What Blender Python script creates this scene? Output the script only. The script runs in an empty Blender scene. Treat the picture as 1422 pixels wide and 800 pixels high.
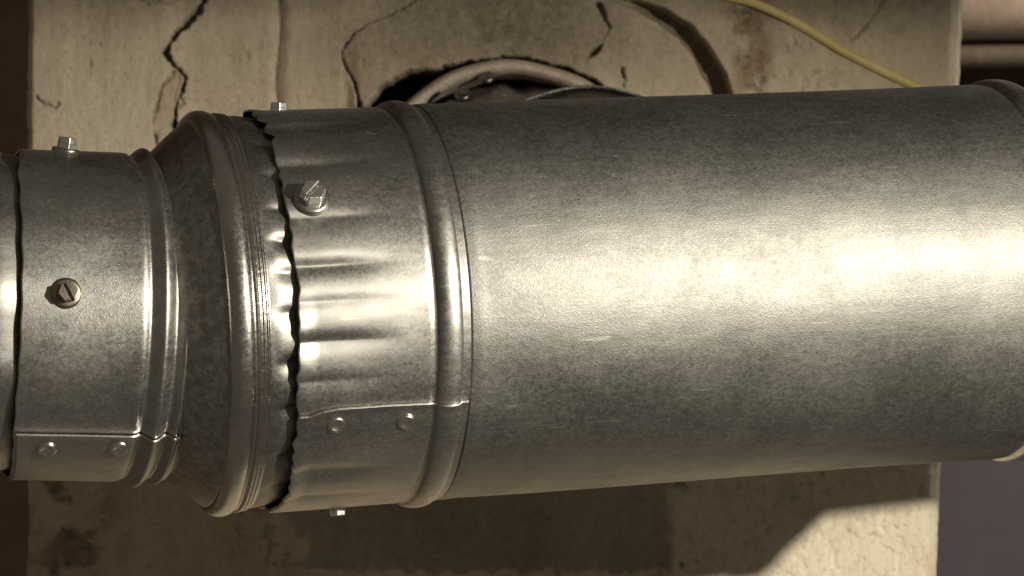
import bpy, math, random
import numpy as np
from mathutils import Vector, Matrix
random.seed(7); rng = np.random.default_rng(11)
SC = bpy.context.scene; COL = SC.collection
# ------------------------------------------------------------------ camera
F = 4500.0; CAMY = -1.67
cd = bpy.data.cameras.new('camera'); cam = bpy.data.objects.new('camera', cd); COL.objects.link(cam)
cam.location = (0, CAMY, 0); cam.rotation_euler = (math.radians(90), 0, 0)
cd.sensor_width = 36; cd.lens = 36*F/1422; cd.clip_start = .05; cd.clip_end = 60
cd.dof.use_dof = True; cd.dof.focus_distance = 1.60; cd.dof.aperture_fstop = 16
SC.camera = cam
# ------------------------------------------------------------------ light
W = bpy.data.worlds.new('World'); SC.world = W; W.use_nodes = True
bg = W.node_tree.nodes['Background']; bg.inputs[0].default_value = (1, .87, .69, 1); bg.inputs[1].default_value = .105
L1 = bpy.data.lights.new('work_lamp', 'SPOT'); L1.energy = 80; L1.color = (1, .93, .79); L1.shadow_soft_size = .016
L1.spot_size = math.radians(84); L1.spot_blend = 1.0
lo = bpy.data.objects.new('work_lamp', L1); COL.objects.link(lo); lo.location = (.63, -.70, .16)
aim = Vector((-.25, .30, -.70)); lo.rotation_euler = (aim-Vector(lo.location)).to_track_quat('-Z', 'Y').to_euler()
L2 = bpy.data.lights.new('background_fill', 'POINT'); L2.energy = 8.0; L2.color = (1, .92, .82); L2.shadow_soft_size = .05  # added fill, no fixture seen: brightens the background pipes and back wall
l2 = bpy.data.objects.new('background_fill', L2); COL.objects.link(l2); l2.location = (.72, .62, .34)
SC.view_settings.view_transform = 'Standard'; SC.view_settings.look = 'None'
SC.view_settings.exposure = 0; SC.view_settings.gamma = 1
# ------------------------------------------------------------------ materials
class NT:
    def __init__(s, name):
        s.m = bpy.data.materials.new(name); s.m.use_nodes = True
        s.t = s.m.node_tree; s.b = s.t.nodes['Principled BSDF']
        s.tc = s.t.nodes.new('ShaderNodeTexCoord')
    def n(s, typ, ins=None, **kw):
        nd = s.t.nodes.new(typ)
        for k, v in kw.items(): setattr(nd, k, v)
        for k, v in (ins or {}).items(): s.set(nd.inputs[k], v)
        return nd
    def set(s, sock, v):
        if isinstance(v, bpy.types.NodeSocket): s.t.links.new(v, sock)
        else:
            if isinstance(v, tuple) and len(v) == 3 and sock.type == 'RGBA': v = v+(1,)
            sock.default_value = v
    def noise(s, scale, detail=4, rough=.5, vec=None, dist=0):
        return s.n('ShaderNodeTexNoise', {'Vector': vec or s.tc.outputs['Object'], 'Scale': scale, 'Detail': detail, 'Roughness': rough, 'Distortion': dist}).outputs['Fac']
    def mapping(s, scale, rot=(0,0,0)):
        return s.n('ShaderNodeMapping', {'Vector': s.tc.outputs['Object'], 'Scale': scale, 'Rotation': rot}).outputs[0]
    def ramp(s, f, a, b, lo=0., hi=1.):
        return s.n('ShaderNodeMapRange', {'Value': f, 'From Min': a, 'From Max': b, 'To Min': lo, 'To Max': hi}).outputs[0]
    def mix(s, f, a, b, mode='MIX'):
        nd = s.t.nodes.new('ShaderNodeMix'); nd.data_type = 'RGBA'; nd.blend_type = mode
        s.set(nd.inputs[0], f); s.set(nd.inputs[6], a); s.set(nd.inputs[7], b); return nd.outputs[2]
    def math(s, op, a, b=0.):
        nd = s.t.nodes.new('ShaderNodeMath'); nd.operation = op; s.set(nd.inputs[0], a); s.set(nd.inputs[1], b); return nd.outputs[0]
    def bump(s, h, strength, dist, normal=None):
        i = {'Height': h, 'Strength': strength, 'Distance': dist}
        if normal: i['Normal'] = normal
        return s.n('ShaderNodeBump', i).outputs[0]
    def out(s, **kw):
        for k, v in kw.items(): s.set(s.b.inputs[k], v)
        return s.m

def galvanised(name, c0, c1, rough, grain=1.0, blotch=1.0, wear=.6, two=.06):
    t = NT(name)
    big = t.noise(14, 5, .6, dist=.4); mid = t.noise(70, 4, .6)
    streak = t.noise(60, 4, .6, t.mapping((.16, 1, 1)))
    hair = t.noise(330, 3, .7, t.mapping((.07, 1, 1), (0, .12, .1)))
    vor = t.n('ShaderNodeTexVoronoi', {'Vector': t.tc.outputs['Object'], 'Scale': 520}).outputs['Color']
    sp = t.n('ShaderNodeSeparateColor', {'Color': vor}).outputs[0]
    fine = t.noise(1250, 3, .8)
    f = t.math('ADD', t.ramp(big, .3, .7, 0, .55), t.ramp(mid, .3, .7, 0, .30))
    f = t.math('ADD', f, t.ramp(streak, .35, .65, 0, .25))
    col = t.mix(f, c0, c1)
    col = t.mix(t.math('MULTIPLY', sp, 0.05*grain), col, (1, 1, .97), 'MIX')
    # oily smears and dull oxide patches
    sm = t.ramp(t.noise(19, 7, .66, dist=.35), .46, .76)
    col = t.mix(t.math('MULTIPLY', sm, .34*wear), col, tuple(x*.45 for x in c0))
    # fine bright scratches
    sc2 = t.ramp(t.noise(150, 2, .4, t.mapping((.22, 1.4, 1.4), (.1, .5, .7))), .735, .77)
    col = t.mix(t.math('MULTIPLY', sc2, .22*wear), col, (.85, .83, .78))
    sc = t.ramp(t.noise(210, 2, .4, t.mapping((.10, .9, 2.4), (.1, .25, .1))), .73, .77)
    col = t.mix(t.math('MULTIPLY', sc, .20*wear), col, (.9, .88, .82))
    r = t.math('ADD', t.ramp(big, .3, .7, rough-.05*blotch, rough+.05*blotch), t.ramp(sp, 0, 1, -.025*grain, .025*grain))
    r = t.math('ADD', r, t.ramp(sm, 0, 1, 0, .08))
    vr = t.n('ShaderNodeTexVoronoi', {'Vector': t.tc.outputs['Object'], 'Scale': 820}).outputs['Color']
    vs = t.n('ShaderNodeSeparateColor', {'Color': vr})
    r = t.math('ADD', r, t.ramp(vs.outputs[0], 0, 1, -two, two*.75))
    h = t.math('ADD', t.math('MULTIPLY', fine, .60*grain), t.math('MULTIPLY', hair, .20))
    nb = t.bump(h, min(1, .42*grain), .0009)
    nb = t.bump(t.noise(24, 3, .5, t.mapping((.5, 1, 1))), .35*blotch, .0035, nb)
    return t.out(**{'Base Color': col, 'Metallic': 1., 'Roughness': r, 'Normal': nb})
M_barrel = galvanised('galvanised_steel', (.175, .171, .156), (.262, .255, .234), .51, 1.0, .9, .9, .045)
M_small = galvanised('galvanised_steel_scuffed', (.25, .242, .224), (.56, .545, .51), .41, .7, 1.0, 1.)
M_collar = galvanised('galvanised_steel_shiny', (.27, .26, .24), (.39, .378, .35), .455, .45, 1.2, .7)
M_sleeve = galvanised('galvanised_steel_dulled', (.20, .19, .175), (.32, .31, .285), .44, .6, 1.0, .9)
M_bead = galvanised('galvanised_steel_bead', (.36, .345, .315), (.56, .54, .505), .28, .5, .6, .5)
M_edge = galvanised('cut_steel_edge', (.75, .73, .69), (.85, .84, .8), .25, .3, .4, .1)
def dull(name):
    t = NT(name)
    a = t.noise(230, 6, .75); b = t.noise(420, 4, .7)
    f = t.math('ADD', t.ramp(a, .42, .64, 0, .8), t.ramp(b, .4, .7, 0, .3))
    col = t.mix(f, (.22, .21, .185), (.44, .42, .38))
    nb = t.bump(t.math('ADD', a, t.math('MULTIPLY', b, .5)), .30, .0008)
    return t.out(**{'Base Color': col, 'Metallic': .9, 'Roughness': t.ramp(a, .3, .7, .28, .42), 'Normal': nb})
M_cone = dull('weathered_cone_steel')
def simple_metal(name, c, r, nz=400, amt=.3):
    t = NT(name); n = t.noise(nz, 4, .6)
    return t.out(**{'Base Color': t.mix(t.ramp(n, .4, .65, 0, amt), c, tuple(x*.3 for x in c)), 'Metallic': 1., 'Roughness': t.ramp(n, .3, .7, r-.06, r+.1), 'Normal': t.bump(n, .2, .0006)})
M_zinc = simple_metal('zinc_plated_screw', (.88, .86, .81), .30)
M_wash = simple_metal('shaded_zinc_washer', (.40, .385, .35), .34)  # washer toned darker than the head, standing for shade around it
M_rusty = simple_metal('worn_brassy_screw', (.40, .345, .285), .32, 700, .75)
M_rivet = simple_metal('rivet_steel', (.66, .64, .58), .24)
M_dark = simple_metal('sooty_duct_steel', (.34, .335, .31), .28, 120, .6)
M_int = NT('duct_interior').out(**{'Base Color': (.02, .018, .015, 1), 'Roughness': .8, 'Metallic': 0.})

def plaster():
    t = NT('old_painted_plaster')
    dirt_shade = t.n('ShaderNodeAttribute', attribute_name='dirt_shade').outputs['Fac']  # real dirt plus shade painted into the colour
    rust = t.n('ShaderNodeAttribute', attribute_name='rust').outputs['Fac']
    pale_mix = t.n('ShaderNodeAttribute', attribute_name='pale').outputs['Fac']
    a = t.noise(9, 6, .6, dist=.5); b = t.noise(60, 6, .65); v = t.noise(50, 5, .65, t.mapping((1, 1, .22)))
    f = t.math('ADD', t.ramp(a, .3, .7, 0, .6), t.ramp(v, .4, .7, 0, .4))
    col = t.mix(f, (.76, .65, .485), (.48, .385, .275))
    col = t.mix(t.ramp(b, .60, .75, 0, .45), col, (.27, .205, .13))
    col = t.mix(t.math('MULTIPLY', pale_mix, .6), col, (.72, .65, .50))
    rn = t.ramp(t.noise(120, 5, .7), .3, .7, .55, 1.15)
    col = t.mix(t.math('MULTIPLY', rust, rn), col, (.20, .115, .052))
    dn = t.ramp(t.noise(200, 4, .7), .3, .7, .75, 1.1)
    col = t.mix(t.math('MULTIPLY', dirt_shade, dn), col, (.055, .040, .024))
    pits = t.ramp(t.noise(330, 5, .75), .57, .66)
    col = t.mix(t.math('MULTIPLY', pits, t.ramp(pale_mix, 0, .8, .07, .30)), col, (.2, .15, .09))
    nb = t.bump(t.math('SUBTRACT', t.noise(700, 5, .7), t.math('MULTIPLY', pits, .6)), .55, .0012)
    nb = t.bump(t.math('ADD', v, b), .5, .0025, nb)
    return t.out(**{'Base Color': col, 'Roughness': .86, 'Normal': nb, 'Specular IOR Level': .25})
M_plaster = plaster()
def plain(name, c0, c1, sc=20, rough=.8, bs=.3, bd=.003):
    t = NT(name); n = t.noise(sc, 6, .65, dist=.3); n2 = t.noise(sc*9, 4, .6)
    return t.out(**{'Base Color': t.mix(t.ramp(t.math('ADD', n, t.math('MULTIPLY', n2, .3)), .45, .85), c0, c1), 'Roughness': rough, 'Normal': t.bump(n2, bs, bd)})
M_ring = plain('whitewashed_collar', (.62, .53, .43), (.40, .32, .24), 60, .7, .6)
M_brown = plain('brown_masonry', (.34, .235, .16), (.17, .115, .075), 25, .9)
M_grey = plain('mauve_grey_wall', (.39, .345, .41), (.32, .285, .335), 2.5, .9)
M_tan = plain('tan_pipe_paint', (.64, .49, .37), (.44, .33, .24), 12, .6)
M_brownp = plain('brown_pipe_paint', (.20, .15, .105), (.12, .09, .065), 12, .6)
M_wood = plain('dark_joist_wood', (.07, .045, .028), (.035, .022, .014), 20, .8)
M_yel = plain('yellow_cable_sheath', (.74, .60, .24), (.60, .47, .17), 40, .45, .1)

# ------------------------------------------------------------------ object helpers
def link(o, parent=None):
    COL.objects.link(o)
    if parent is not None: o.parent = parent
    return o
def meshobj(name, verts, faces, mat, parent=None, smooth=True, mats=None, fm=None):
    me = bpy.data.meshes.new(name); me.from_pydata([tuple(v) for v in verts], [], faces)
    me.materials.append(mat)
    for m in mats or []: me.materials.append(m)
    if fm is not None: me.polygons.foreach_set('material_index', fm)
    me.polygons.foreach_set('use_smooth', [smooth]*len(me.polygons)); me.update()
    return link(bpy.data.objects.new(name, me), parent)
def tag(o, label=None, cat=None, group=None, kind=None):
    for k, v in (('label', label), ('category', cat), ('group', group), ('kind', kind)):
        if v: o[k] = v
    return o
def empty(name, mat, label, cat, group=None):
    o = bpy.data.objects.new(name, None); o.empty_display_size = .02; link(o); o.matrix_world = mat
    return tag(o, label, cat, group)
def P(px, py, depth): return Vector(((px-711)/F*depth, CAMY+depth, (400-py)/F*depth))
class Axis:                                # a duct's centre line: local x along it, -y to the front, z up
    def __init__(s, O, D):
        s.O = O; ex = D.normalized(); ey = Vector((0, 0, 1)).cross(ex).normalized(); ez = ex.cross(ey)
        s.M = Matrix((ex, ey, ez)).transposed().to_4x4(); s.M.translation = O; s.I = s.M.inverted(); s.ex = ex
    def s_at(s, px):                       # where along the line the centre shows at column px
        k = (px-711)/F
        return (k*(s.O.y-CAMY)-s.O.x)/(s.ex.x-k*s.ex.y)
    def hit(s, px, py, R):                 # where the line of sight meets the cylinder of radius R
        o = s.I @ Vector((0, CAMY, 0)); d = (s.I.to_3x3() @ Vector(((px-711)/F, 1, (400-py)/F)))
        a = d.y**2+d.z**2; b = 2*(o.y*d.y+o.z*d.z); c = o.y**2+o.z**2-R*R
        q = b*b-4*a*c; t = (-b-math.sqrt(max(q, 0)))/(2*a); p = o+d*t
        return p.x, math.atan2(p.z, -p.y)
def surf(name, ss, th, rfn, mat, parent, thick=.0008, sfn=None, closed=True, mats=None):
    """sheet-metal surface: ss along, th angles (closed ring or open range); rfn(s,th)->radius; sfn(s,th)->s; inner skin and rims."""
    ss = np.asarray(ss, float); th = np.asarray(th, float)
    S, T = np.meshgrid(ss, th, indexing='ij')
    Sx = sfn(S, T) if sfn else S
    R = rfn(Sx, T)*np.ones_like(S)
    def pts(R): return np.stack([Sx, -R*np.cos(T), R*np.sin(T)], -1).reshape(-1, 3)
    n, m = S.shape; V = np.concatenate([pts(R), pts(R-thick)]); N = n*m; Fc = []; mi = []
    mm = m if closed else m-1
    for i in range(n-1):
        for j in range(mm):
            a = i*m+j; b = i*m+(j+1) % m; c = (i+1)*m+(j+1) % m; d = (i+1)*m+j
            Fc.append((a, b, c, d)); mi.append(0)
            Fc.append((N+d, N+c, N+b, N+a)); mi.append(1 if mats else 0)
    for j in range(mm):
        a = j; b = (j+1) % m; Fc.append((b, a, N+a, N+b)); mi.append(2 if mats else 0)
        a = (n-1)*m+j; b = (n-1)*m+(j+1) % m; Fc.append((a, b, N+b, N+a)); mi.append(2 if mats else 0)
    if not closed:
        for i in range(n-1):
            a = i*m; d = (i+1)*m; Fc.append((a, d, N+d, N+a)); mi.append(2 if mats else 0)
            a = i*m+m-1; d = (i+1)*m+m-1; Fc.append((d, a, N+a, N+d)); mi.append(2 if mats else 0)
    o = meshobj(name, V, Fc, mat, parent, mats=mats, fm=mi)
    me = o.data
    # rims stay crisp
    me.polygons.foreach_set('use_smooth', [k != 2 for k in mi])
    return o
RING = np.linspace(-math.pi, math.pi, 361)[:-1]
def prof(pts):                             # smooth radius profile through (s, r) points
    xs = np.array([p[0] for p in pts]); ys = np.array([p[1] for p in pts])
    return lambda s: np.interp(s, xs, ys)
def gauss(x, c, w): return np.exp(-((x-c)/w)**2)
def wob(th, seed, n=9, lo=1):              # periodic wobble in angle, roughly -1..1
    r = np.random.default_rng(seed); o = 0*th
    for k in range(lo, lo+n): o = o+r.normal()*np.cos(k*th+r.uniform(0, 6.28))/math.sqrt(n)
    return o
def dents(s, th, seed, n=10, amp=.0004, srange=(-.1, .3)):
    r = np.random.default_rng(seed); o = 0*s
    for k in range(n):
        c = r.uniform(*srange); t = r.uniform(-1.4, 1.4); o = o+r.normal()*amp*np.exp(-((s-c)/r.uniform(.015, .05))**2-((th-t)/r.uniform(.15, .45))**2)
    return o

# two centre lines meeting at the reducer
yaw = math.radians(15.5)
O2 = P(600, 419, 1.648)
best = None
for i in range(2000):
    d = 1.65+i*.0001; q = P(1300, 381, d)-O2
    e = abs(math.atan2(q.y, q.x)-yaw)
    if best is None or e < best[0]: best = (e, q)
A2 = Axis(O2, best[1])
def at2(px): return A2.s_at(px)
J = A2.M @ Vector((at2(208), 0, 0))
yl = math.radians(16.5)
qd = Vector((math.cos(yl), math.sin(yl), -.030))
A1 = Axis(J, qd)
def at1(px): return A1.s_at(px)
dep2 = lambda px: (A2.M @ Vector((at2(px), 0, 0))).y-CAMY
dep1 = lambda px: (A1.M @ Vector((at1(px), 0, 0))).y-CAMY
def r2(px, r): return r*dep2(px)/F
def r1(px, r): return r*dep1(px)/F
RB = .1000; RS = r1(150, 227.5)

# ------------------------------------------------------------------ the plastered pillar (a displaced sheet with real cracks)
YW = .30; DW = YW-CAMY
def wx(px): return (px-711)/F*DW
def wz(py): return (400-py)/F*DW
def lattice(u, v, scale, seed):
    r = np.random.default_rng(seed); g = r.random((257, 257))
    x = u/scale+1000.3; y = v/scale+1000.7; xi = np.floor(x).astype(int); yi = np.floor(y).astype(int)
    fx = x-xi; fy = y-yi; fx = fx*fx*(3-2*fx); fy = fy*fy*(3-2*fy); a = xi % 256; b = yi % 256
    return (g[a, b]*(1-fx)*(1-fy)+g[a+1, b]*fx*(1-fy)+g[a, b+1]*(1-fx)*fy+g[a+1, b+1]*fx*fy)*2-1
def fbm(u, v, scale, seed, oct=4):
    o = 0; a = 1; t = 0
    for k in range(oct): o = o+a*lattice(u, v, scale/2**k, seed+k); t += a; a *= .55
    return o/t
def poly_d(u, v, pts):                     # distance to a broken line, and its local width
    D = np.full(u.shape, 1e9); Wd = np.zeros(u.shape)
    for (x0, y0, w0), (x1, y1, w1) in zip(pts[:-1], pts[1:]):
        dx, dy = x1-x0, y1-y0; t = np.clip(((u-x0)*dx+(v-y0)*dy)/(dx*dx+dy*dy), 0, 1)
        d = np.hypot(u-x0-t*dx, v-y0-t*dy); k = d < D; D = np.where(k, d, D); Wd = np.where(k, w0+t*(w1-w0), Wd)
    return D, Wd
def smooth(x, a, b):
    t = np.clip((x-a)/(b-a), 0, 1); return t*t*(3-2*t)
RCX, RCY, RRX, RRY = 711, 290, 208, 208       # wall collar, in the same units as below
def build_pillar():
    us = np.concatenate([np.array([38., 39.]), np.arange(41, 1322, 2.1), np.array([1322.])])
    vs = np.concatenate([np.arange(-1500, -40, 40), np.arange(-30, 300, 1.9), np.arange(300, 640, 6), np.arange(640, 815, 1.9), np.arange(830, 2600, 50)])
    U, V = np.meshgrid(us, vs, indexing='ij')
    w1 = fbm(U, V, 26, 5)*5+fbm(U, V, 9, 6, 3)*2.6; w2 = fbm(U, V, 26, 15)*5+fbm(U, V, 9, 16, 3)*2.6
    u = U+w1; v = V+w2
    dep = np.zeros_like(U); dirt_shade = np.zeros_like(U); rust = np.zeros_like(U); pale = np.zeros_like(U)
    # broad unevenness
    dep += .0030*fbm(U, V, 300, 31, 3)+.0011*fbm(U, V*.55, 60, 41, 4)+.00035*fbm(U, V, 9, 51, 3)
    # cracks
    cracks = [
        [(292, -40, 5), (283, 2, 6), (262, 28, 7.5), (243, 50, 8), (229, 74, 8), (240, 88, 5), (255, 104, 3), (253, 130, 3), (243, 150, 4), (244, 200, 4)],
        [(244, 98, 1.4), (223, 124, 1.4), (214, 165, 2), (216, 200, 2)],
        [(600, -25, 1.5), (570, 8, 1.6), (530, 26, 1.5), (492, 45, 2.5), (473, 70, 3), (481, 95, 2.5), (494, 118, 3.5), (501, 165, 5)],
        [(832, 8, 5), (843, 40, 1.5), (838, 62, 1.5), (826, 74, 5), (812, 84, 1.4)],
        [(186, -5, 1), (206, 6, 1), (240, 4, 1), (262, -6, 1)],
        [(253, 128, 1), (258, 142, 1), (250, 150, 1)],
        [(1230, -5, 1), (1196, 45, 1.4), (1182, 58, 1)],
        [(862, 98, 3), (868, 122, 2)],
        [(54, 136, 2), (63, 146, 1.6), (78, 150, 1), (82, 142, 1)]]
    for i, c in enumerate(cracks):
        d, w = poly_d(u, v, c); w = w*(.8+.75*fbm(U, V, 17, 200+i, 3))
        k = 1-smooth(d, w*.55, w*1.0+.9); dep -= .0075*k*np.clip(w/4, .35, 1); dirt_shade = np.maximum(dirt_shade, k*np.clip(.35+.14*w, .3, .9))
        h = 1-smooth(d, w, w+9); dirt_shade = np.maximum(dirt_shade, .13*h*(1+fbm(U, V, 14, 300+i)))
    # flake between the two branches lies deeper, bare brownish render
    d, w = poly_d(u, v, [(240, 108, 9), (232, 140, 13), (229, 200, 14)]); k = 1-smooth(d, w-1, w+2); dep -= .0022*k; rust = np.maximum(rust, .30*k)
    # left slab of plaster stands slightly proud of the middle one; joint near the second screw
    dep += .0035*smooth(-(U+fbm(U, V, 40, 61)*6), -262, -222)*(1-smooth(V, 190, 300))
    jx = 387+3*np.sin(V/23.)+2*fbm(U, V, 20, 71)
    k = gauss(U, jx, 8)*(1-smooth(V, 190, 300)); dep -= .0030*k; dirt_shade = np.maximum(dirt_shade, .16*k); dep += .0022*smooth(U, jx-2, jx+3)*(1-smooth(V, 190, 300))
    k = (1-smooth(np.hypot((u-413)/22, (v-2)/11), .6, 1.1)); dirt_shade = np.maximum(dirt_shade, .55*k)
    # pits and nicks
    r = np.random.default_rng(77)
    for i in range(150):
        cx = r.uniform(45, 1315); cy = r.choice([r.uniform(-10, 200), r.uniform(650, 810)]); a = r.uniform(.8, 2.4)*(1.7 if r.random() < .12 else 1); b = a*r.uniform(1, 2.6)
        if cx > 1060 and cy < 300 and r.random() < .5: continue
        sl = np.abs(U-cx) < 16; k = (1-smooth(np.hypot((u-cx-w1*.4)/a, (v-cy)/b), .5, 1.1))*sl; dep -= .0009*k; dirt_shade = np.maximum(dirt_shade, k*r.uniform(.12, .5))
    # round plaster patch about the collar, cut off by a wide open joint on its right
    d, w = poly_d(U+fbm(U, V, 22, 81)*3*(1+0*U), V, [(800, -30, 2), (838, -4, 2), (880, 6, 6), (918, 22, 10), (950, 44, 13), (974, 72, 14), (994, 108, 16), (1018, 170, 10), (1030, 230, 2)])
    k = 1-smooth(d, w*.8, w+1.5); dep -= .022*k*np.clip(w/9, .2, 1); dirt_shade = np.maximum(dirt_shade, .72*k*np.clip(w/7, .3, 1))
    h = 1-smooth(d, w, w+14); dirt_shade = np.maximum(dirt_shade, .12*h)
    rr_ = np.hypot(U-RCX, V-RCY); dome = smooth(U, 478, 500)*(1-smooth(rr_, 300, 345))*(V < 290)
    dep += .006*np.clip(1-((rr_-215)/130)**2, 0, 1)*(rr_ > 150)*dome*(1-smooth(V, 160, 280))
    # rust and grime right of that joint
    reg = gauss(U, 1032+.16*V, 32)*(1-smooth(V, 130, 220))*smooth(fbm(U, V, 26, 91, 5), -.35, .25); rust = np.maximum(rust, .85*reg)
    dirt_shade = np.maximum(dirt_shade, .75*gauss(U, 1030+.2*V, 17)*(1-smooth(V, 130, 220))*smooth(fbm(U, V, 13, 101, 4), .08, .38))
    reg = gauss(U, 1120, 70)*(1-smooth(V, 130, 220))*smooth(fbm(U, V, 14, 111, 5), .22, .5); rust = np.maximum(rust, .5*reg)
    dep -= .0012*smooth(fbm(U, V, 16, 121, 4), .15, .4)*((U > 1000)&(U < 1180)&(V < 200))
    # lamp falloff painted in: wall darkens towards the top and round the middle
    top = (1-smooth(V+18*fbm(U, V, 160, 131), -40, 85)); dirt_shade = np.maximum(dirt_shade, .74*top)
    mid = gauss(U, 690, 310)*(1-smooth(V, 190, 300)); dirt_shade = np.maximum(dirt_shade, (.72*mid+.09*fbm(U, V, 90, 141)*mid)*(1-.45*smooth(V, 50, 150)))
    # broken hole round the collar, its depth painted dark as shade
    ang = np.arctan2((RCY-V), (U-RCX)); q = np.hypot((u-RCX)/RRX, (v-RCY)/RRY)*215
    gap = 217+46*smooth(ang, 1.80, 2.60)+13*fbm(U, V, 34, 151, 5)*smooth(ang, 1.6, 2.3)
    k = 1-smooth(q-gap, -2, 1.5); dep -= .075*k; dirt_shade = np.maximum(dirt_shade, 1.3*k)
    k = 1-smooth(q-gap, 0, 16); dirt_shade = np.maximum(dirt_shade, .30*k*smooth(ang, 1.2, 2.2))
    # lower part: rust flakes on the left, dark oily patch in the middle, clean pitted paint on the right
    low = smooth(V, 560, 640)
    n = fbm(U, V, 44, 171, 5); n2 = fbm(U, V, 13, 181, 4)
    k = smooth(n+.25*n2, .02, .30)*gauss(U, 100, 60)*low; rust = np.maximum(rust, .8*k); dirt_shade = np.maximum(dirt_shade, .55*smooth(n2, .0, .3)*k); dep -= .0018*k
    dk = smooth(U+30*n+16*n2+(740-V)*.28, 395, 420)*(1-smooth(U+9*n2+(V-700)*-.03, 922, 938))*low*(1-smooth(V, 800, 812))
    dirt_shade = np.maximum(dirt_shade, .48*dk*(1-smooth(V+14*n2, 789, 797)))
    k = low*(1-smooth(U, 400, 450))*(1-smooth(V, 850, 1000)); dirt_shade = np.maximum(dirt_shade, .20*k+.10*k*n)
    k = gauss(U, 360, 70)*low*smooth(n2, .22, .4); dirt_shade = np.maximum(dirt_shade, .5*k); dep -= .001*k
    k = gauss(U, 950, 36)*smooth(n2, .12, .3)*(smooth(V, 770, 785))*low; dirt_shade = np.maximum(dirt_shade, .6*k); dep -= .002*k
    k = gauss(U, 950, 20)*gauss(V, 672, 10)*smooth(n2, -.1, .3); dirt_shade = np.maximum(dirt_shade, .7*k)
    pale = low*(U > 936)*1.0+(1-low)*gauss(U, 150, 110)*smooth(V, 30, 140)*.8  # pale at lower right; second pale patch upper left, stronger downwards
    k = low*smooth(U, 934, 940); dep -= .0007*k*smooth(fbm(U, V, 10, 191, 3), .2, .4); dirt_shade = np.maximum(dirt_shade, .12*k*smooth(fbm(U, V*.5, 16, 195, 4), .1, .4))
    X = wx(U); Z = wz(V)
    # uneven arrises
    eL = (1-smooth(U, 38, 50)); eR = smooth(U, 1312, 1322); wR = smooth(U, 1255, 1322); dep -= .010*smooth(U, 1285, 1322)**2
    dep -= .006*(eL**2+eR**2)
    X = X+eL*(.0016*fbm(U*0, V, 30, 211)+.0008*fbm(U*0, V, 7, 212))+eR*(.0010*fbm(U*0, V, 30, 221))+wR*(.0075-.0000203*(np.clip(V, -200, 900)-50))
    Y = YW-dep
    nu, nv = U.shape; verts = np.stack([X, Y, Z], -1).reshape(-1, 3)
    idx = np.arange(nu*nv).reshape(nu, nv)
    faces = np.stack([idx[:-1, :-1], idx[:-1, 1:], idx[1:, 1:], idx[1:, :-1]], -1).reshape(-1, 4)
    faces = faces.tolist()
    N = nu*nv; back = verts.reshape(nu, nv, 3)
    ex = []
    for side in (0, nu-1):                  # the pillar's flanks run back
        for lay in (.02, .12, .30):
            c = back[side].copy(); c[:, 1] = YW+lay+.0; ex.append(c)
    verts = np.concatenate([verts]+ex)
    for si, side in enumerate((0, nu-1)):
        rows = [idx[side]]+[N+(si*3+k)*nv+np.arange(nv) for k in range(3)]
        for a, b in zip(rows[:-1], rows[1:]):
            for j in range(nv-1):
                fa = (int(a[j]), int(b[j]), int(b[j+1]), int(a[j+1]))
                faces.append(fa if si == 0 else fa[::-1])
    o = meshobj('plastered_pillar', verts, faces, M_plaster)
    for nm, arr in (('dirt_shade', dirt_shade), ('rust', rust), ('pale', pale)):
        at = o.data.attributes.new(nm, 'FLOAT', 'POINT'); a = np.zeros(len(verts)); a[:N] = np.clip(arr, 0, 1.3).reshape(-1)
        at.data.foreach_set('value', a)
    return tag(o, 'cracked cream plastered pillar behind the metal duct, with rust stains and flaking paint', 'wall')
build_pillar()

def box(name, lo_, hi_, mat, parent=None, bevel=.004):
    x0, y0, z0 = lo_; x1, y1, z1 = hi_
    v = [(x0,y0,z0),(x1,y0,z0),(x1,y1,z0),(x0,y1,z0),(x0,y0,z1),(x1,y0,z1),(x1,y1,z1),(x0,y1,z1)]
    f = [(0,3,2,1),(4,5,6,7),(0,1,5,4),(1,2,6,5),(2,3,7,6),(3,0,4,7)]
    o = meshobj(name, v, f, mat, parent, smooth=False)
    if bevel: b = o.modifiers.new('bevel', 'BEVEL'); b.width = bevel; b.segments = 2
    return o
tag(box('back_wall', (-2.5, 1.3, -2), (2.5, 1.4, 2.0), M_grey, bevel=0), kind='structure')
# brown wall set back at the left of the pillar
tag(box('recessed_brown_wall', (-1.4, .46, -1.0), (-.20, .58, 1.0), M_brown), 'dark brown recessed wall at the far left, set back behind the plastered pillar', 'wall')

def tube(name, pts, rad, mat, parent=None, seg=16, flat=1.0):
    pts = [Vector(p) for p in pts]; n = len(pts); V = []; Fc = []
    for i, p in enumerate(pts):
        t = (pts[min(i+1, n-1)]-pts[max(i-1, 0)]).normalized(); a = t.cross(Vector((0, 1, 0))).normalized(); b = a.cross(t)
        rr = rad[i] if isinstance(rad, (list, tuple)) else rad
        for k in range(seg):
            w = 2*math.pi*k/seg; V.append(p+a*rr*math.cos(w)+b*rr*flat*math.sin(w))
    for i in range(n-1):
        for k in range(seg):
            Fc.append((i*seg+k, i*seg+(k+1) % seg, (i+1)*seg+(k+1) % seg, (i+1)*seg+k))
    Fc.append(tuple(range(seg))[::-1]); Fc.append(tuple((n-1)*seg+k for k in range(seg)))
    return meshobj(name, V, Fc, mat, parent)
def spline(ctrl, n=60):
    P_ = [Vector(c) for c in ctrl]; P_ = [2*P_[0]-P_[1]]+P_+[2*P_[-1]-P_[-2]]; out = []
    for i in range(1, len(P_)-2):
        for k in range(n//(len(P_)-3)):
            t = k/(n//(len(P_)-3)); a, b, c, d = P_[i-1:i+3]
            out.append(.5*((2*b)+(c-a)*t+(2*a-5*b+4*c-d)*t*t+(3*b-a-3*c+d)*t**3))
    out.append(P_[-2]); return out
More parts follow.
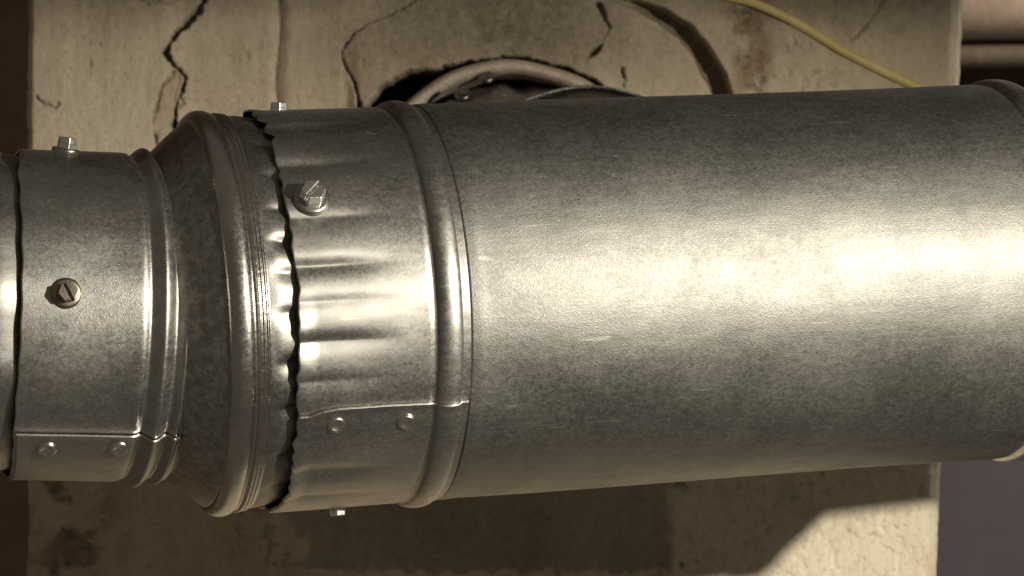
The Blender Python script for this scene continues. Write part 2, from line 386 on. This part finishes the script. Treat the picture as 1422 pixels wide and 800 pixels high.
# things far behind, top right
def hpipe(name, y0, y1, depth, mat, label, x0=1000, x1=2600, tilt=0):
    c = (y0+y1)/2; rad = abs(y1-y0)/2/F*depth
    a = P(x0, c+tilt, depth); b = P(x1, c-tilt*2, depth)
    pts = [a.lerp(b, i/12) for i in range(13)]; rr = [rad]*13
    return tag(tube(name, pts, rr, mat, seg=40), label, 'pipe')
hpipe('background_pipe', -60, 52, 2.55, M_tan, 'thick tan pipe running behind the pillar in the top right corner', tilt=6)
hpipe('background_pipe', 62, 92, 2.5, M_brownp, 'thin brown pipe under the thick tan pipe, top right behind the pillar', tilt=5)
tag(box('timber_joist', (.28, .98, P(0, 150, 2.7).z), (1.6, 1.10, P(0, 56, 2.7).z), M_wood), 'dark timber joist behind the thin brown pipe in the top right corner', 'joist')

# yellow cable
cb = [(930, -30, 1.965), (1000, -8, 1.965), (1052, 6, 1.963), (1110, 34, 1.965), (1170, 70, 1.965), (1225, 98, 1.965), (1275, 122, 1.965), (1340, 160, 1.965), (1420, 215, 1.965)]
cbl = tube('yellow_cable', spline([P(*c) for c in cb], 96), .0028, M_yel, seg=20, flat=.9)
tag(cbl, 'yellow electrical cable crossing the upper right of the plastered pillar', 'cable')

# ------------------------------------------------------------------ wall collar and branch duct behind the big duct
def lathe_y(name, prof_, cx, cz, mat, parent, sx=1, sz=1, n=160, jit=None):
    V = []; Fc = []; m = len(prof_)
    for k in range(n):
        a = 2*math.pi*k/n
        for i, (y, r) in enumerate(prof_):
            r = r+(jit(a, i) if jit else 0); V.append((cx+r*sx*math.cos(a), y, cz+r*sz*math.sin(a)))
    for k in range(n):
        for i in range(m-1):
            a = k*m+i; b = ((k+1) % n)*m+i; Fc.append((a, a+1, b+1, b))
    return meshobj(name, V, Fc, mat, parent)
cx, cz = wx(RCX), wz(RCY)
q = 1/F*DW
rj = np.random.default_rng(5).normal(size=40)
def jring(a, i): return .0007*(math.sin(3*a+1)+.6*math.sin(7*a+2)+.4*math.sin(13*a))
ringp = [(YW+.07, 190*q), (YW+.012, 191*q)]+[(YW-.004-.011*math.sin(t), (203-11*math.cos(t))*q) for t in np.linspace(0, math.pi, 12)]+[(YW+.012, 214*q), (YW+.06, 214*q)]
wc = lathe_y('wall_collar', ringp, cx, cz, M_ring, None, sx=RRX/215, sz=RRY/215, jit=jring)
tag(wc, 'round whitewashed collar set in the plaster above and behind the wide duct', 'pipe collar')
Mb = Matrix.Translation((0, 0, 0))
br = empty('branch_duct', Mb, 'dark crinkled duct stub entering the round collar behind the wide duct', 'duct')
def jbr(a, i): return .0022*math.sin(17*a+.5*i)*(1 if 2 < i < 12 else .3)+.0012*math.sin(5*a+i)
V = []; Fc = []; n = 200; m = 22
for k in range(n):
    a = 2*math.pi*k/n
    for i in range(m):
        t = i/(m-1); y = .40-.33*t; c_z = cz-.034*t+.003; c_x = cx+.012*t; r = .0800+.0015*math.sin(t*6)
        r += .0018*math.sin(15*a+2*t)*math.exp(-((t-.35)/.22)**2)+.0008*math.sin(31*a)*(t < .5)
        V.append((c_x+r*1.05*math.cos(a), y, c_z+r*math.sin(a)))
for k in range(n):
    for i in range(m-1):
        a = k*m+i; b = ((k+1) % n)*m+i; Fc.append((a, a+1, b+1, b))
meshobj('duct_wall', V, Fc, M_dark, br)
sf = P(816, 119.5, 1.80)
lathe_y('saddle_flange', [(.170, .0700), (.140, .0712), (.131, .0722), (.128, .0742), (.1262, .0742), (.128, .0722), (.140, .070), (.170, .0690)], sf.x, sf.z-.0742, M_bead, br, sx=1.10, jit=lambda a, i: .0004*math.sin(9*a))
# ------------------------------------------------------------------ fasteners
def screw_meshes():
    """hex washer head, slotted; local z outwards, base at 0"""
    def prism(poly, z0, z1, taper=1.0):
        n = len(poly); v = [(x, y, z0) for x, y in poly]+[(x*taper, y*taper, z1) for x, y in poly]
        f = [tuple(range(n))[::-1], tuple(range(n, 2*n))]+[(i, (i+1) % n, n+(i+1) % n, n+i) for i in range(n)]
        return v, f
    hexa = [(.0046*math.cos(math.radians(60*k+15)), .0046*math.sin(math.radians(60*k+15))) for k in range(6)]
    def clip(poly, sgn, y0):
        out = []
        for i in range(len(poly)):
            a = poly[i]; b = poly[(i+1) % len(poly)]; da = sgn*a[1]-y0; db = sgn*b[1]-y0
            if da >= 0: out.append(a)
            if da*db < 0:
                t = da/(da-db); out.append((a[0]+t*(b[0]-a[0]), a[1]+t*(b[1]-a[1])))
        return out
    V = []; Fc = []
    def add(vf):
        o = len(V); V.extend(vf[0]); Fc.extend([tuple(i+o for i in f) for f in vf[1]])
    add(prism(hexa, .0008, .0032)); 
    for s in (1, -1): add(prism(clip(hexa, s, .0006), (.00319), .0060, .93))
    head = bpy.data.meshes.new('screw_head'); head.from_pydata(V, [], Fc); head.update()
    # domed flange washer
    n = 40; V = []; Fc = []; pr = [(.0062, -.0022), (.0064, .0004), (.0060, .0010), (.0050, .0012), (.0, .0014)]
    for k in range(n):
        a = 2*math.pi*k/n
        for r, z in pr: V.append((r*math.cos(a), r*math.sin(a), z))
    m = len(pr)
    for k in range(n):
        for i in range(m-1):
            Fc.append((k*m+i, ((k+1) % n)*m+i, ((k+1) % n)*m+i+1, k*m+i+1))
    wm = bpy.data.meshes.new('screw_washer'); wm.from_pydata(V, [], Fc); wm.polygons.foreach_set('use_smooth', [True]*len(wm.polygons)); wm.update()
    return head, wm
HEAD, WASH = screw_meshes()
def rad_matrix(s, th, R, spin=0, tilt=0):
    nrm = Vector((0, -math.cos(th), math.sin(th))); x = Vector((1, 0, 0)); y = nrm.cross(x)
    M = Matrix((x, y, nrm)).transposed().to_4x4(); M.translation = Vector((s, 0, 0))+nrm*R
    return M @ Matrix.Rotation(tilt, 4, 'Y') @ Matrix.Rotation(spin, 4, 'Z')
def screw(parent, s, th, R, mat, spin, tilt=0, scale=1.0, label=None):
    h = HEAD.copy(); h.materials.clear(); h.materials.append(mat)
    w = WASH.copy(); w.materials.clear(); w.materials.append(M_wash if mat is M_zinc else mat)
    ws = bpy.data.objects.new('screw', w); link(ws, parent); ws.matrix_local = rad_matrix(s, th, R, spin, tilt) @ Matrix.Scale(scale, 4)
    hs = bpy.data.objects.new('screw_head', h); link(hs, ws)
    b = hs.modifiers.new('bevel', 'BEVEL'); b.width = .00035; b.segments = 2
    if label: ws['label'] = label
    return ws
def rivet_mesh():
    n = 32; pr = [(.0050, -.0004), (.0047, .0003), (.0043, .0011), (.0036, .0015), (.0028, .0011), (.0018, .0006), (.0008, .0004), (0, .0004)]
    V = []; Fc = []; m = len(pr)
    for k in range(n):
        a = 2*math.pi*k/n
        for r, z in pr: V.append((r*math.cos(a), r*math.sin(a), z))
    for k in range(n):
        for i in range(m-1): Fc.append((k*m+i, ((k+1) % n)*m+i, ((k+1) % n)*m+i+1, k*m+i+1))
    me = bpy.data.meshes.new('rivet'); me.from_pydata(V, [], Fc); me.materials.append(M_rivet)
    me.polygons.foreach_set('use_smooth', [True]*len(me.polygons)); me.update(); return me
RIV = rivet_mesh()
RIVD = RIV.copy(); RIVD.materials.clear(); RIVD.materials.append(M_dark)
def rivet(parent, s, th, R, sc=1.):
    o = bpy.data.objects.new('rivet', RIV); link(o, parent); o.matrix_local = rad_matrix(s, th, R) @ Matrix.Rotation(random.uniform(-.12, .12), 4, 'X') @ Matrix.Rotation(random.uniform(-.12, .12), 4, 'Y') @ Matrix.Scale(sc*random.uniform(.93, 1.07), 4); return o

# ------------------------------------------------------------------ far-left piece (crimped end slides under the small duct)
s_cut = at1(6)
t = empty('crimped_duct_end', A1.M, 'shiny crimped duct end at the left edge, tucked against the narrow duct', 'duct')
def rf(s, th): return RS-.0022+.0005*np.sin(13*th+.6)+.0005*wob(th, 3, 8, 6)-.0036*smooth(s, s_cut-.016, s_cut+.004)+.0012
surf('duct_wall', np.linspace(s_cut-.16, s_cut+.02, 60), RING, rf, M_collar, t)
for px, py, dd in ((676, 107, 1.955), (643, 131, 1.935)):
    o = bpy.data.objects.new('rivet', RIVD); link(o, br); q_ = P(px, py, dd); o.matrix_local = Matrix.Translation(q_) @ Vector((0, -.75, .65)).to_track_quat('Z', 'Y').to_matrix().to_4x4() @ Matrix.Scale(1.0, 4)
# ------------------------------------------------------------------ narrow duct
t = empty('narrow_duct', A1.M, 'narrow scuffed galvanised duct on the left, with riveted seam and two screws', 'duct')
b1 = at1(189)
pl = lambda s: RS+.0004*np.sin(s*30)-.0016*gauss(s, b1-.0062, .0022)+.0026*gauss(s, b1, .0030)-.0020*gauss(s, b1+.0062, .0022)+.0010*gauss(s, b1+.0105, .0018)-.0012*smooth(s, b1+.0105, b1+.012)
s_end = b1+.0108
def rnar(s, th): return pl(s)+.5*dents(s, th, 21, 12, .00035, (s_cut, b1))
_, th_f = A1.hit(110, 603, RS)
e1 = surf('duct_wall', np.concatenate([np.linspace(s_cut, b1-.012, 60), np.linspace(b1-.0118, s_end, 70)]), RING, rnar, M_small, t,
     sfn=lambda S, T: S+(1-smooth(S, s_cut, s_cut+.03))*(.0006*wob(T, 8, 6, 2)+.0003*wob(T, 9, 8, 20)+-.006*(np.cos(T)-.5))-.0040*np.sin(T)*smooth(S, b1-.03, b1-.008), mats=[M_int, M_edge])
# lap of the seam
def thlap(f0, f1, n, lift): return np.linspace(f1, f0, n)
ths = np.linspace(th_f-1.35, th_f, 90)
surf('seam_flap', np.concatenate([np.linspace(s_cut+.001, b1-.012, 50), np.linspace(b1-.0118, s_end-.0006, 60)]), ths,
     lambda s, th: rnar(s, th)+.0011+.0007*smooth(th, th_f-.05, th_f), M_collar, t, thick=.0010, closed=False, mats=[M_int, M_edge],
     sfn=lambda S, T: S+(1-smooth(S, s_cut, s_cut+.03))*(.0006*wob(T, 8, 6, 2)-.006*(np.cos(T)-.5))-.0040*np.sin(T)*smooth(S, b1-.03, b1-.008))
for px, py in ((65, 622), (165, 621)):
    s, th = A1.hit(px, py, RS); rivet(t, s, th, RS+.0008, 1.0)
s, th = A1.hit(92, 407, RS); screw(t, s, th, float(rnar(s, th)), M_rusty, math.radians(-62), 0, 1.15, 'brownish worn slotted screw')
s = at1(82); screw(t, s, math.radians(85), float(rnar(s, 1.48)), M_zinc, .3, .12, 1.1, 'bright zinc screw standing on the top')

# ------------------------------------------------------------------ reducer: cone, rolled flange, crimped sleeve
t = empty('reducer', A2.M, 'reducer with dark mottled cone, rolled rim and crimped sleeve', 'reducer')
c0, c1 = at2(213), at2(268)
fl = at2(286)
RF = r2(286, 282); RSL = .0985
RC1 = r2(268, 268)
surf('cone', np.linspace(c0-.016, fl-.0055, 60), RING, lambda s, th: np.interp(s, [c0-.016, c0-.001, c1], [RS-.0045, RS-.0034, RC1])+.0006*np.sin(math.pi*np.clip((s-c0)/(c1-c0), 0, 1))+dents(s, th, 33, 14, .0004, (c0, c1)), M_cone, t)
fs = np.linspace(0, 1, 90)
# rolled rim: hollow bead with a tucked root
rim_s = np.concatenate([np.linspace(fl-.0066, fl+.0068, 60), np.linspace(fl+.0070, fl+.0132, 50)])
def rrim(s, th):
    x = (s-fl)/.0066
    bead = RC1-.0015+(RF-RC1+.0015)*np.sqrt(np.clip(1-np.abs(x)**2.4, 0, 1))
    tail = RSL+.0014*gauss(s, fl+.0080, .0009)+.0011*gauss(s, fl+.0099, .0008)+.0008*gauss(s, fl+.0117, .0008)
    return np.where(s < fl, bead, np.maximum(bead, tail))+.00022*wob(th, 17, 8, 3)+.00012*np.sin(150*th)*gauss(s, fl+.0099, .003)
surf('rolled_rim', rim_s, RING, rrim, M_bead, t)
sl0 = fl+.0128; edge = at2(357)
def crimps(th, seed, n, sharp=1.0):
    r = np.random.default_rng(seed); o = 0*th
    c = np.linspace(-math.pi, math.pi, n, endpoint=False)+r.uniform(-.35, .35, n)*(2*math.pi/n)
    for k in range(n):
        w = r.uniform(.030, .050); a = r.uniform(.55, 1.25); d = (th-c[k]+math.pi) % (2*math.pi)-math.pi
        # flat ramp one side, steep the other
        o = o+a*np.where(d > 0, np.exp(-(d/(w*.55*sharp))**2), np.exp(-(d/(w*1.9))**2))
    return o
def grooves(th, cs_):
    o = 0*th
    for c, a, w in cs_:
        d = (th-c+math.pi) % (2*math.pi)-math.pi; o = o+a*np.where(d > 0, np.exp(-np.abs(d/(w*.80))**1.6), np.exp(-np.abs(d/(w*1.25))**1.5))
    return o
def th_y(py, x=470): return A2.hit(x, py, RB)[1]
gr = np.random.default_rng(8)
GC = [(th_y(y), a, w) for y, a, w in ((172, .6, .04), (224, 1.0, .055), (300, .55, .042), (367, 1.0, .044), (418, .40, .035), (474, 1.05, .048), (528, .35, .035), (652, .9, .055), (686, .5, .04))]+[(t_, gr.uniform(.6, 1.2), .045) for t_ in np.arange(1.75, 4.9, .36)]
GS = [(A2.hit(385, y, .0985)[1], a, w) for y, a, w in ((196, .5, .04), (240, .6, .05), (288, .5, .035), (333, .9, .035), (378, .7, .04), (436, .7, .045), (508, .9, .045), (572, .8, .040), (638, .9, .045), (680, .5, .04))]+[(t_, gr.uniform(.6, 1.2), .045) for t_ in np.arange(1.75, 4.9, .26)]
def rslv(s, th):
    k = smooth(s, sl0, sl0+.010)
    return RSL-.0003-k*.0024*grooves(th, GS)-.0013*smooth(s, sl0+.004, sl0+.014)
surf('crimped_sleeve', np.linspace(sl0-.001, edge+.03, 50), np.linspace(-math.pi, math.pi, 1081)[:-1], rslv, M_sleeve, t)

# ------------------------------------------------------------------ wide duct
t = empty('wide_duct', A2.M, 'wide galvanised duct filling the middle and right, with torn collar edge, bead and rivets', 'duct')
bb = at2(557)
def rcol(s, th):
    fade = 1-smooth(s, edge+.012, bb-.016)
    k = fade*(.0025*grooves(th, GC)-.0004)
    flare = .0011*np.clip(wob(th, 41, 7, 3)+.4-.5*np.sin(th), 0, 2)*(1-smooth(s, edge, edge+.010))
    b = .0030*np.sqrt(np.clip(1-np.abs((s-bb)/.0062)**2, 0, 1))-.0004*gauss(s, bb-.0078, .0014)
    b = b+0
    return RB-.0002-k+flare+b+.5*dents(s, th, 55, 10, .0004, (edge, bb))
def torn(S, T):
    k = 1-smooth(S, edge, edge+.022)
    w = .0010*wob(T, 91, 10, 4)+.0005*wob(T, 92, 14, 18)+.0005*wob(T, 93, 40, 45)
    w = w-.0020*np.exp(-((T-1.30)/.10)**2)+.0030*np.exp(-((T-1.02)/.06)**2)+.0022*np.exp(-((T-1.18)/.04)**2)
    return S+k*w
TH3 = np.linspace(-math.pi, math.pi, 1081)[:-1]
cs = np.concatenate([np.linspace(edge, bb-.012, 70), np.linspace(bb-.0118, bb+.0100, 70)])
surf('crimped_collar', cs, TH3, rcol, M_collar, t, sfn=torn, mats=[M_int, M_edge], thick=.0009)
# barrel
b_end = at2(1364)
bs = np.concatenate([np.linspace(bb+.0086, bb+.018, 26)[:-1], np.linspace(bb+.018, b_end, 120)])
def rbar(s, th): return RB+.0003*np.exp(-((s-(bb+.015))/.004)**2)+dents(s, th, 77, 30, .00042, (bb, b_end))+dents(s*3, th*2.5, 78, 40, .00010, (bb*3, b_end*3))-.0006*smooth(s, b_end-.006, b_end)-.0010*(1-smooth(s, bb+.0094, bb+.0108))+.0005*np.sin(s*17+1)
surf('barrel', bs, RING, rbar, M_barrel, t)
# collar seam flap: upper edge sags toward the torn rim
s1, ta = A2.hit(428, 577, RB); s2, tb = A2.hit(470, 566, RB); s3, tc_ = A2.hit(600, 559, RB)
def flap_top(S): return np.interp(S, [s1, (s1+s2)/2, s2, (s2+s3)/2, s3], [ta, (ta+tb)/2+.008, tb, (tb+tc_)/2+.003, tc_])
def surf_flap():
    ss = cs[cs < bb+.0098]; nt = 260; L = 1.30
    S, K = np.meshgrid(ss, np.linspace(0, 1, nt), indexing='ij')
    top = flap_top(S); T = top-L+K*L
    Sx = torn(S, T)-.0001
    R = rcol(Sx, T)+.0010+.0006*smooth(K, .97, 1.)
    def pts(R): return np.stack([Sx, -R*np.cos(T), R*np.sin(T)], -1).reshape(-1, 3)
    n, m = S.shape; N = n*m; V = np.concatenate([pts(R), pts(R-.0011)]); Fc = []; mi = []
    for i in range(n-1):
        for j in range(m-1):
            a = i*m+j; Fc.append((a, a+1, a+m+1, a+m)); mi.append(0)
    for i in range(n-1):
        a = i*m+m-1; Fc.append((a, N+a, N+a+m, a+m)); mi.append(1)
    for j in range(m-1): Fc.append((j, N+j, N+j+1, j+1)); mi.append(1)
    return meshobj('seam_flap', V, Fc, M_collar, t, mats=[M_edge], fm=mi)
surf_flap()
for px, py in ((467, 590), (564, 586)):
    s, th = A2.hit(px, py, RB+.001); rivet(t, s, th, RB+.0010, 1.0)
s, th = A2.hit(518, 181, RB); rivet(t, s, th, RB-.0012, .95)
s, th = A2.hit(432, 277, RB); screw(t, s, th, float(rcol(s, th))+.0004, M_zinc, math.radians(-50+95), 0, 1.4, 'bright zinc slotted screw on the collar')
s = at2(398); screw(t, s, math.radians(88), float(rcol(s, 1.53))-.002, M_zinc, .2, .1, .95, 'small screw on top of the collar')
s = at2(450); screw(t, s, math.radians(-86), float(rcol(s, -1.50))-.0012, M_zinc, .5, .0, 1.0, 'screw under the collar')

# ------------------------------------------------------------------ right reducer and the narrow run beyond the picture edge
t = empty('end_reducer', A2.M, 'rolled rim and cone closing the right end of the wide duct, at the picture edge', 'reducer')
e0 = b_end
def rend(s, th):
    x = (s-(e0+.0085))/.0075
    return RB-.0012+.0034*np.sqrt(np.clip(1-np.abs(x)**2.2, 0, 1))
surf('rolled_rim', np.linspace(e0-.001, e0+.0175, 60), RING, rend, M_bead, t)
surf('cone', np.linspace(e0+.017, e0+.040, 16), RING, lambda s, th: np.interp(s, [e0+.017, e0+.040], [RB-.002, .0785]), M_cone, t)
t = empty('narrow_duct', A2.M, 'narrow duct continuing beyond the right end reducer', 'duct')
surf('duct_wall', np.linspace(e0+.0395, e0+.75, 20), RING, lambda s, th: .078+.0018*gauss(s, e0+.046, .003), M_small, t)
